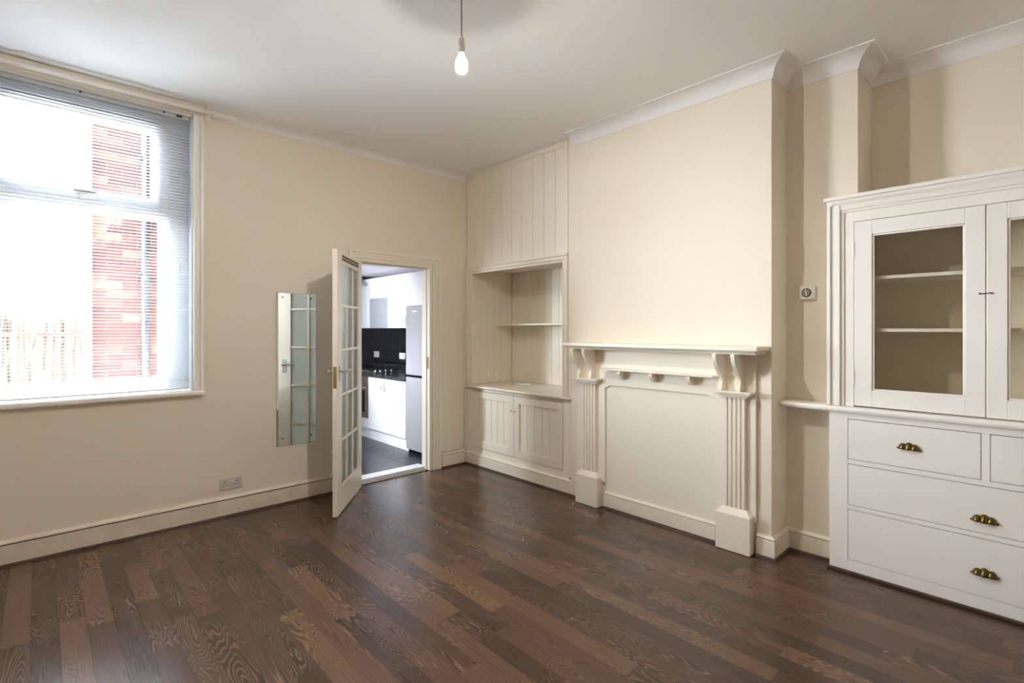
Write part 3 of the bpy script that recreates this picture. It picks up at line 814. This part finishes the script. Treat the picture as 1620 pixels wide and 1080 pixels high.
# dresser worktop
tag(box('dresser_worktop', (XC1 + 0.004, XR - 0.003, YD - 0.028, Y2 - 0.002, 0.915, 0.949), 'dresser', None, 0.014), 'long off-white worktop with rounded nosing above the drawers', 'worktop')
tag(box('dresser_worktop_back', (XP + 0.004, XR - 0.003, Y2 - 0.001, Y3 - 0.002, 0.915, 0.949), 'dresser'), None, None)
bpy.data.objects['dresser_worktop_back'].parent = bpy.data.objects['dresser_worktop']
bpy.data.objects['dresser_worktop_back'].name = 'worktop_back_section'

dt = thing('glazed_wall_cupboard', (CX, YD, 0.95), 'off-white glazed wall cupboard with two glass doors above the worktop', 'cupboard')
YU = 3.378
AX0 = -0.905
def step_frame(x_in, x_out, z1):
    d_ = x_out - x_in
    return [(x_in, x_in + d_ * 0.22, YU - 0.008, YU + 0.02, 0.95, z1), (x_in + d_ * 0.22, x_in + d_ * 0.45, YU - 0.020, YU + 0.02, 0.95, z1), (x_in + d_ * 0.45, x_in + d_ * 0.78, YU - 0.014, YU + 0.02, 0.95, z1), (x_in + d_ * 0.78, x_out, YU - 0.026, YU + 0.02, 0.95, z1)]
for a, b_ in ((-0.822, AX0), (mir(-0.822), mir(AX0))):
    mb = MB()
    for r_ in step_frame(a, b_, 2.10): mb.box(*r_)
    mb.build('side_moulding', 'dresser', dt, 0.003)
pr = [(YU + 0.02, 2.056), (YU - 0.008, 2.056), (YU - 0.009, 2.068), (YU - 0.016, 2.072), (YU - 0.017, 2.080), (YU - 0.013, 2.088), (YU - 0.016, 2.100), (YU - 0.024, 2.110), (YU - 0.027, 2.118), (YU - 0.027, 2.128), (YU + 0.02, 2.128)]
MB().prism(pr, 'x', -0.878, mir(-0.878)).build('head_moulding', 'dresser', dt, 0.001)
MB().box(-0.905, -0.878, YU - 0.026, YU + 0.02, 2.10, 2.128).box(mir(-0.878), mir(-0.905), YU - 0.026, YU + 0.02, 2.10, 2.128).build('corner_block', 'dresser', dt, 0.002)
box('crown', (-0.920, mir(-0.920), YU - 0.040, Y2 - 0.002, 2.128, 2.151), 'dresser', dt, 0.005)
box('crown', (XP + 0.002, mir(-0.920), Y2 - 0.002, Y3 - 0.002, 2.128, 2.151), 'dresser', dt, 0.0)
f = MB()
f.box(-0.822, -0.777, YU, YU + 0.022, 0.95, 2.056).box(mir(-0.777), mir(-0.822), YU, YU + 0.022, 0.95, 2.056)
f.box(-0.777, mir(-0.777), YU, YU + 0.022, 1.999, 2.056)
f.build('face_frame', 'dresser', dt, 0.0015)
MB().box(-0.90, -0.882, YU + 0.02, Y2 - 0.002, 0.95, 2.128).box(XP + 0.002, XP + 0.020, Y2, Y3 - 0.002, 0.95, 2.128).box(-0.882, XP + 0.02, Y2 - 0.020, Y2 - 0.002, 0.95, 2.128).build('side_panel', 'wall', dt)
box('side_panel', (mir(-0.80), mir(-0.818), YU + 0.022, Y3 - 0.002, 0.95, 2.128), 'wall', dt)
box('back_panel', (XP + 0.02, mir(-0.80), Y3 - 0.014, Y3 - 0.002, 0.95, 2.128), 'wall', dt)
for z_ in (1.374, 1.668):
    MB().box(-0.86, mir(-0.80), 3.425, 3.457, z_, z_ + 0.019).box(XP + 0.021, mir(-0.80), 3.457, Y3 - 0.015, z_, z_ + 0.019).build('shelf', 'dresser', dt, 0.002)
for x0, x1, gx0, gx1, side in ((-0.7745, -0.2295, -0.690, -0.303, 1), (-0.2255, mir(-0.7745), mir(-0.303), mir(-0.690), -1)):
    z0, z1, gz0, gz1 = 0.957, 1.996, 1.048, 1.917
    d_ = MB().box(x0, gx0, YU - 0.002, YU + 0.022, z0, z1).box(gx1, x1, YU - 0.002, YU + 0.022, z0, z1).box(gx0, gx1, YU - 0.002, YU + 0.022, z0, gz0).box(gx0, gx1, YU - 0.002, YU + 0.022, gz1, z1)
    d_ = d_.build('door', 'dresser', dt, 0.0025)
    box('pane', (gx0 - 0.002, gx1 + 0.002, YU + 0.012, YU + 0.015, gz0 - 0.002, gz1 + 0.002), 'cabglass', d_)
    # putty fillet
    pt = MB()
    for (a, b_, c, e) in ((gx0, gx0 + 0.010, gz0, gz1), (gx1 - 0.010, gx1, gz0, gz1), (gx0, gx1, gz0, gz0 + 0.010), (gx0, gx1, gz1 - 0.010, gz1)):
        pt.box(a, b_, YU + 0.004, YU + 0.012, c, e)
    pt.build('glazing_putty', 'dresser', d_, 0.003)
    hx = x0 if side > 0 else x1
    for z_ in (1.115, 1.842):
        MB().tube([(hx - side * 0.002, YU - 0.005, z_ - 0.036), (hx - side * 0.002, YU - 0.005, z_ + 0.036)], 0.004, 8).build('hinge', 'dresser', d_)
# hook latch
lt = MB().tube([(-0.252, YU - 0.006, 1.560), (-0.248, YU - 0.009, 1.566), (-0.243, YU - 0.009, 1.561), (-0.235, YU - 0.008, 1.563), (-0.222, YU - 0.008, 1.563), (-0.215, YU - 0.009, 1.566), (-0.205, YU - 0.006, 1.563)], 0.0022, 8)
lt.build('hook_latch', 'darksteel', dt, smooth=True)
for xx in (-0.250, -0.207):
    MB().tube([(xx, YU - 0.002, 1.563), (xx, YU - 0.008, 1.563)], 0.004, 8).build('latch_plate', 'darksteel', dt)

# ------------------------------------------------------------------ pendant bulb
BX, BY = -1.909, 1.454
pe = thing('pendant_light', (BX, BY, 2.60), 'bare lit light bulb hanging on a short flex from the ceiling', 'lamp')
MB().lathe(BX, BY, [(0.045, 2.972), (0.052, 2.985), (0.052, 2.9955)], 24).build('ceiling_rose', 'white_plastic', pe, smooth=False)
MB().tube([(BX, BY, 2.975), (BX, BY, 2.755)], 0.0032, 8).build('flex', 'flex', pe, smooth=True)
MB().lathe(BX, BY, [(0.006, 2.766), (0.0125, 2.762), (0.0150, 2.754), (0.0150, 2.731), (0.0135, 2.729), (0.0135, 2.727), (0.0175, 2.725), (0.0175, 2.706), (0.0150, 2.704), (0.0150, 2.690)], 24).build('lamp_holder', 'white_plastic', pe)
prof = [(0.012, 2.690), (0.013, 2.684), (0.018, 2.674), (0.026, 2.660), (0.030, 2.645), (0.031, 2.630), (0.028, 2.614), (0.020, 2.602), (0.009, 2.596), (0.001, 2.595)]
MB().lathe(BX, BY, prof[:7], 24).build('bulb_dim_top', 'bulb_dim', pe, smooth=True)  # upper bulb shaped as a dim shoulder to keep its light off the ceiling
MB().lathe(BX, BY, prof[6:], 24).build('bulb', 'bulb', pe, smooth=True)
# plaster ceiling rose
ro = MB().lathe(BX, BY, [(0.055, 2.984), (0.075, 2.980), (0.085, 2.987), (0.095, 2.984), (0.105, 2.9955)], 40)
tag(ro.build('plaster_ceiling_rose', 'cornice', None, smooth=True), 'small white plaster rose on the ceiling above the bulb', 'ceiling rose')

# ------------------------------------------------------------------ kitchen beyond the doorway
KX0, KX1, KY0, KY1, KZ = -8.0, XK, 1.15, 3.66, 2.15
kf = struct(box('floor_kitchen', (KX0, XL - 0.0005, KY0, KY1, -0.15, -0.012), 'grout'), 'dark grey tiled kitchen floor beyond the doorway', 'floor')
t_me = unit_box('floor_tile', 'stone', 0.447, 0.447, 0.012)
x = KX1 - 0.225
while x > KX0:
    y = KY1 - 0.226
    while y > KY0 + 0.1:
        share('floor_tile', t_me, kf, (x - 0.02, y, -0.006)); y -= 0.45
    x -= 0.45
struct(box('ceiling_kitchen', (KX0 - 0.1, XK, KY0 - 0.12, KY1 + 0.1, KZ, KZ + 0.12), 'kceil'), 'pale lilac-white kitchen ceiling', 'ceiling')
struct(box('wall_kitchen_back', (KX0, XK, KY1, KY1 + 0.1, -0.15, KZ), 'kwall'), 'white kitchen wall behind the units', 'wall')
struct(box('wall_kitchen_end', (KX0 - 0.1, KX0, KY0 - 0.15, KY1 + 0.1, -0.15, KZ), 'kwall'), 'far white kitchen end wall', 'wall')
KWX0, KWX1, KWZ0, KWZ1 = -5.75, -5.00, 1.00, 2.05
w = MB().box(KX0, KWX0, KY0 - 0.12, KY0, -0.35, KZ).box(KWX1, XK, KY0 - 0.12, KY0, -0.35, KZ).box(KWX0, KWX1, KY0 - 0.12, KY0, -0.35, KWZ0).box(KWX0, KWX1, KY0 - 0.12, KY0, KWZ1, KZ)
struct(w.build('wall_kitchen_side', 'kwall'), 'white kitchen side wall with the yard window', 'wall')
kw = thing('window_2', ((KWX0 + KWX1) / 2, KY0 - 0.06, KWZ0), 'wide white kitchen window facing the yard', 'window'); kw['kind'] = 'structure'
for xx in (KWX0 + 0.03, (KWX0 + KWX1) / 2, KWX1 - 0.03):
    box('frame_post', (xx - 0.03, xx + 0.03, KY0 - 0.09, KY0 - 0.03, KWZ0, KWZ1), 'upvc', kw, 0.003)
box('frame_rail', (KWX0, KWX1, KY0 - 0.09, KY0 - 0.03, KWZ0, KWZ0 + 0.06), 'upvc', kw, 0.003)
box('frame_rail', (KWX0, KWX1, KY0 - 0.09, KY0 - 0.03, KWZ1 - 0.06, KWZ1), 'upvc', kw, 0.003)
for a, b_ in ((KWX0 + 0.06, (KWX0 + KWX1) / 2 - 0.03), ((KWX0 + KWX1) / 2 + 0.03, KWX1 - 0.06)):
    box('pane', (a, b_, KY0 - 0.062, KY0 - 0.058, KWZ0 + 0.06, KWZ1 - 0.06), 'glass', kw)

# fridge freezer
fg = thing('fridge_freezer', (-4.75, 3.35, 0.0), 'tall silver fridge freezer at the end of the kitchen units', 'fridge')
box('cabinet', (-5.035, -4.46, 3.09, 3.645, 0.03, 1.655), 'fridge', fg, 0.006)
for z0, z1 in ((0.04, 0.855), (0.880, 1.660)):
    d_ = box('door', (-5.035, -4.46, 3.040, 3.086, z0, z1), 'fridge', fg, 0.010)
box('logo_plate', (-4.90, -4.80, 3.038, 3.041, 1.585, 1.600), 'kunit', fg)
box('handle_recess', (-5.02, -4.5, 3.05, 3.08, 0.857, 0.878), 'ovenglass', fg)
for xx in (-5.0, -4.5):
    MB().tube([(xx, 3.12, 0.0), (xx, 3.12, 0.035)], 0.02, 10).build('foot', 'black', fg)

def d_handle(parent, x_, yf, z0, z1):
    MB().tube([(x_, yf, z0), (x_, yf - 0.03, z0), (x_, yf - 0.032, z0 + 0.004), (x_, yf - 0.032, z1 - 0.004), (x_, yf - 0.03, z1), (x_, yf, z1)], 0.005, 8).build('handle', 'steel', parent)
def shaker_door(parent, x0, x1, yf, z0, z1, mat='kunit'):
    d_ = MB().box(x0, x1, yf, yf + 0.018, z0, z1); d_ = d_.build('door', mat, parent, 0.003)
    e = 0.055
    box('raised_panel', (x0 + e, x1 - e, yf - 0.006, yf + 0.001, z0 + e, z1 - e), mat, d_, 0.005)
    return d_
YKF = 3.045
bu = thing('kitchen_base_unit', (-5.52, 3.35, 0.0), 'white two-door kitchen base unit beside the fridge', 'kitchen unit')
box('carcass', (-5.945, -5.045, YKF + 0.02, 3.65, 0.13, 0.795), 'kunit', bu)
box('plinth', (-5.945, -5.045, 3.085, 3.10, 0.0, 0.13), 'kunit', bu)
for x0, x1, hx in ((-5.943, -5.507, -5.545), (-5.503, -5.049, -5.463)):
    d_ = shaker_door(bu, x0, x1, YKF, 0.14, 0.79); d_handle(d_, hx, YKF - 0.004, 0.650, 0.750)
ov = thing('built_in_oven', (-6.25, 3.35, 0.0), 'steel built-under oven with dark glass door left of the base unit', 'oven')
box('housing', (-6.547, -5.949, YKF + 0.02, 3.65, 0.13, 0.795), 'kunit', ov)
box('plinth', (-6.547, -5.949, 3.085, 3.10, 0.0, 0.13), 'kunit', ov)
box('control_panel', (-6.545, -5.951, YKF, YKF + 0.02, 0.692, 0.792), 'oven', ov, 0.002)
od = box('oven_door', (-6.545, -5.951, YKF - 0.005, YKF + 0.02, 0.262, 0.688), 'oven', ov, 0.002)
box('oven_window', (-6.46, -6.03, YKF - 0.007, YKF - 0.004, 0.33, 0.61), 'ovenglass', od, 0.001)
MB().tube([(-6.50, YKF - 0.005, 0.65), (-6.50, YKF - 0.04, 0.65), (-6.0, YKF - 0.04, 0.65), (-6.0, YKF - 0.005, 0.65)], 0.008, 8).build('oven_handle', 'steel', od)
for xx in (-6.45, -6.33, -6.17, -6.03):
    MB().tube([(xx, YKF, 0.742), (xx, YKF - 0.022, 0.742)], 0.017, 12).build('knob', 'steel', ov)
box('lower_panel', (-6.545, -5.951, YKF, YKF + 0.018, 0.14, 0.258), 'kunit', ov, 0.002)
fu = thing('kitchen_corner_unit', (-7.1, 3.35, 0.0), 'white kitchen base unit beyond the oven', 'kitchen unit')
box('carcass', (-7.99, -6.551, YKF + 0.02, 3.65, 0.13, 0.795), 'kunit', fu)
box('plinth', (-7.99, -6.551, 3.085, 3.10, 0.0, 0.13), 'kunit', fu)
for x0, x1 in ((-7.985, -7.272), (-7.268, -6.555)): d_handle(shaker_door(fu, x0, x1, YKF, 0.14, 0.79), x1 - 0.06, YKF - 0.004, 0.65, 0.75)
kt = thing('kitchen_worktop', (-6.2, 3.35, 0.797), 'black speckled kitchen worktop with upstand behind the hob', 'worktop')
box('slab', (-7.99, -5.042, YKF - 0.02, 3.648, 0.797, 0.835), 'counter', kt, 0.004)
box('upstand', (-7.99, -5.042, 3.628, 3.648, 0.835, 0.905), 'counter', kt, 0.002)
hb_ = thing('gas_hob', (-6.2, 3.33, 0.836), 'steel gas hob with black pan supports set in the worktop', 'hob')
box('hob_plate', (-6.50, -5.92, 3.10, 3.58, 0.8355, 0.845), 'steel', hb_, 0.003)
for xx in (-6.36, -6.07):
    for yy in (3.22, 3.46):
        MB().lathe(xx, yy, [(0.045, 0.845), (0.045, 0.855), (0.03, 0.862), (0.001, 0.863)], 16).build('burner', 'darksteel', hb_)
        MB().box(xx - 0.10, xx + 0.10, yy - 0.004, yy + 0.004, 0.866, 0.876).box(xx - 0.004, xx + 0.004, yy - 0.10, yy + 0.10, 0.866, 0.876).box(xx - 0.1, xx - 0.092, yy - 0.004, yy + 0.004, 0.845, 0.87).box(xx + 0.092, xx + 0.1, yy - 0.004, yy + 0.004, 0.845, 0.87).build('pan_support', 'black', hb_)
for yy in (3.15, 3.22, 3.30, 3.38):
    MB().lathe(-5.955, yy, [(0.014, 0.845), (0.012, 0.868), (0.001, 0.869)], 12).build('hob_knob', 'steel', hb_)
# splashback tiles
sb = thing('tiled_splashback', (-6.2, 3.655, 0.905), 'glossy black tiled splashback behind the hob', 'tiles')
box('grout_bed', (-7.99, -5.04, 3.651, 3.659, 0.835, 1.42), 'grout', sb)
tm = unit_box('tile', 'tile', 0.0985, 0.006, 0.1685)
x = -5.09; c = 0
while x > -7.95:
    for r_ in range(3): share('tile', tm, sb, (x, 3.649, 0.992 + r_ * 0.170), rot=(R(random.uniform(-0.5, 0.5)), 0, R(random.uniform(-0.6, 0.6))))
    x -= 0.1
for xx, lab in ((-6.84, 'white wall socket on the black tiles further from the fridge'), (-6.115, 'white wall socket on the black tiles nearer the fridge')):
    t_ = thing('kitchen_socket', (xx, 3.64, 1.0), lab, 'socket', 'sockets on the splashback')
    box('faceplate', (xx - 0.075, xx + 0.075, 3.634, 3.645, 0.985, 1.071), 'white_plastic', t_, 0.003)
    box('rocker_switch', (xx - 0.01, xx + 0.01, 3.630, 3.634, 1.03, 1.055), 'white_plastic', t_, 0.001)
# wall units
YW = 3.352
def wall_unit(x0, x1, label, doors, handles=True):
    t_ = thing('kitchen_wall_unit', ((x0 + x1) / 2, 3.5, 1.41), label, 'kitchen unit', 'kitchen wall units')
    box('carcass', (x0 + 0.001, x1 - 0.001, YW + 0.02, 3.645, 1.41, 2.10), 'kunit', t_)
    for (z0, z1, m_, hx) in doors:
        d_ = shaker_door(t_, x0 + 0.002, x1 - 0.002, YW, z0, z1, m_)
        if hx: d_handle(d_, hx, YW - 0.004, 1.452, 1.545)
    return t_
wall_unit(-5.545, -5.045, 'white wall unit beside the top of the fridge', [(1.412, 2.098, 'kunit', -5.495)])
wall_unit(-6.005, -5.547, 'white wall unit between the grey panel and the fridge end unit', [(1.412, 2.098, 'kunit', -5.605)])
wall_unit(-6.500, -6.007, 'wall unit with a grey frosted lower door above the hob', [(1.815, 2.098, 'kunit', None), (1.412, 1.811, 'kgrey', None)])
wall_unit(-7.20, -6.502, 'white wall unit at the far left beyond the grey panel', [(1.412, 2.098, 'kunit', None)])
bk = MB().prism([(-7.2, 2.0), (-6.52, 2.0), (-6.72, 2.149), (-7.2, 2.149)], 'y', 3.20, 3.335)
struct(bk.build('trim_kitchen_bulkhead', 'kgrey'), 'grey sloping boxing under the kitchen ceiling', 'bulkhead')

# ------------------------------------------------------------------ outside the window
struct(box('wall_house_shade', (-4.45, 6.0, -5.0, 9.0, ZC + 0.16, 8.5), 'render'), 'unseen upper storey above the room, added to shade the yard', 'wall')  # out of view, added to cut the sky light on the outhouse brick
struct(box('wall_outrigger_shade', (-8.2, -4.451, KY0 - 0.12, KY1 + 0.4, KZ + 0.125, 5.4), 'brick'), 'unseen upper storey over the kitchen, added to shade the brick', 'wall')  # unseen storey, put in to shade the yard side of the outhouse
struct(box('wall_yard_shade', (-9.5, -4.451, -6.3, -6.0, -0.35, 1.6), 'brick'), 'unseen low brick yard wall, added to block sky light', 'wall')  # added out of view as a sky blocker, kept low and far off
struct(box('ground_yard', (-30, -4.4, -14, 14, -0.45, -0.35), 'concrete'), 'pale concrete back yard', 'ground')
ow = thing('brick_outhouse', (-6.2, 0.7, -0.35), 'red brick outhouse corner standing in the yard outside', 'building')
PX, PY0, PY1, PZ = -6.0, 0.345, 1.03, 3.42
box('mortar_core', (PX - 1.8, PX - 0.012, PY0 + 0.01, 1.025, -0.35, PZ), 'mortar', ow)
bst = unit_box('brick', 'brick', 0.1025, 0.215, 0.065)
bhd = unit_box('brick_header', 'brick', 0.1025, 0.1025, 0.065)
nc = int((PZ + 0.3) / 0.075)
for r_ in range(nc):
    z_ = -0.30 + r_ * 0.075
    ya_ = PY0
    pat = [bst, bst, bst, bst] if r_ % 2 == 0 else [bhd, bst, bst, bst]
    for me in pat:
        L = 0.215 if me is bst else 0.1025
        if ya_ + L > PY1: break
        share('brick', me, ow, (PX - 0.051 + random.uniform(-0.002, 0.002), ya_ + L / 2, z_)); ya_ += L + 0.010
box('coping', (PX - 1.85, PX + 0.03, PY0 - 0.04, 1.0, PZ, PZ + 0.10), 'render', ow, 0.01)
dp = thing('downpipe', (-5.93, 0.735, -0.35), 'dark blue rainwater pipe fixed to the brick corner', 'pipe')
MB().tube([(-5.94, 0.735, -0.35), (-5.94, 0.735, 3.30)], 0.036, 12).build('pipe', 'pipe', dp, smooth=True)
for z_ in (0.6, 1.9, 3.0): box('pipe_clip', (-5.995, -5.91, 0.69, 0.78, z_, z_ + 0.04), 'pipe', dp)
tag(MB().tube([(-5.96, 0.318, -0.35), (-5.96, 0.318, 3.35)], 0.026, 10).build('white_downpipe', 'render', None, smooth=True), 'white pipe running down the brick corner beside the fence', 'pipe')
fe = thing('cane_fence', (-8.6, -0.3, -0.35), 'weathered cane fence across the yard', 'fence')
cm = bpy.data.meshes.new('cane'); mb = MB().tube([(0, 0, 0), (0, 0, 1)], 0.014, 6); cm.from_pydata(mb.v, [], mb.f); cm.materials.append(M['cane'])
y = -1.35
while y < 0.62:
    share('cane', cm, fe, (-8.6 + random.uniform(-0.02, 0.02), y, -0.35), (1, 1, random.uniform(1.82, 1.98)), (R(random.uniform(-1.5, 1.5)), R(random.uniform(-1, 1)), 0)); y += random.uniform(0.026, 0.040)
for z_ in (0.4, 1.3): box('fence_rail', (-8.56, -8.53, -1.4, 0.62, z_, z_ + 0.05), 'cane', fe)
for i, (yy, ln) in enumerate(((-0.36, 12), (-0.27, 16), (-0.18, 20), (-0.1, 9))):
    s_ = share('leaning_cane', cm, fe, (-8.2, yy - 0.22, -0.35), (1.2, 1.2, 1.75), (R(-ln), R(-8), 0))
# far house
hs = thing('white_rendered_house', (-14.5, 0, -0.35), 'pale rendered house with a slate roof beyond the fence', 'building')
box('house_wall', (-16, -14.0, -6, 4.5, -0.35, 4.1), 'render', hs)
MB().prism([(-17.5, 6.0), (-13.7, 4.0), (-13.7, 4.12), (-17.5, 6.2)], 'y', -6.2, 4.7).build('roof', 'slate', hs)
box('chimney', (-15.5, -15.0, -1.0, -0.4, 4.2, 6.2), 'render', hs)
bw = box('window', (-14.03, -13.99, 0.30, 0.74, 1.65, 2.46), 'upvc', hs)
box('shutter', (-14.0, -13.975, 0.33, 0.71, 1.68, 2.43), 'bluepaint', bw)
bw = box('window', (-14.03, -13.99, -1.5, -0.35, 2.3, 3.3), 'upvc', hs)
box('pane', (-14.0, -13.975, -1.42, -0.43, 2.38, 3.22), 'slate', bw)
box('gutter', (-13.99, -13.90, -6, 4.5, 3.98, 4.08), 'slate', hs)
pts = []
for i in range(25):
    t_ = i / 24; y_ = -0.65 + 1.30 * t_
    pts.append((-5.9, y_, 2.0 + 1.9 * (y_ - 0.05) ** 2 if y_ > 0.05 else 2.0 + 1.75 * (y_ - 0.05) ** 2))
tag(MB().tube(pts, 0.006, 6).build('overhead_cable', 'wire', None), 'black cable sagging across the yard to the brick corner', 'cable')
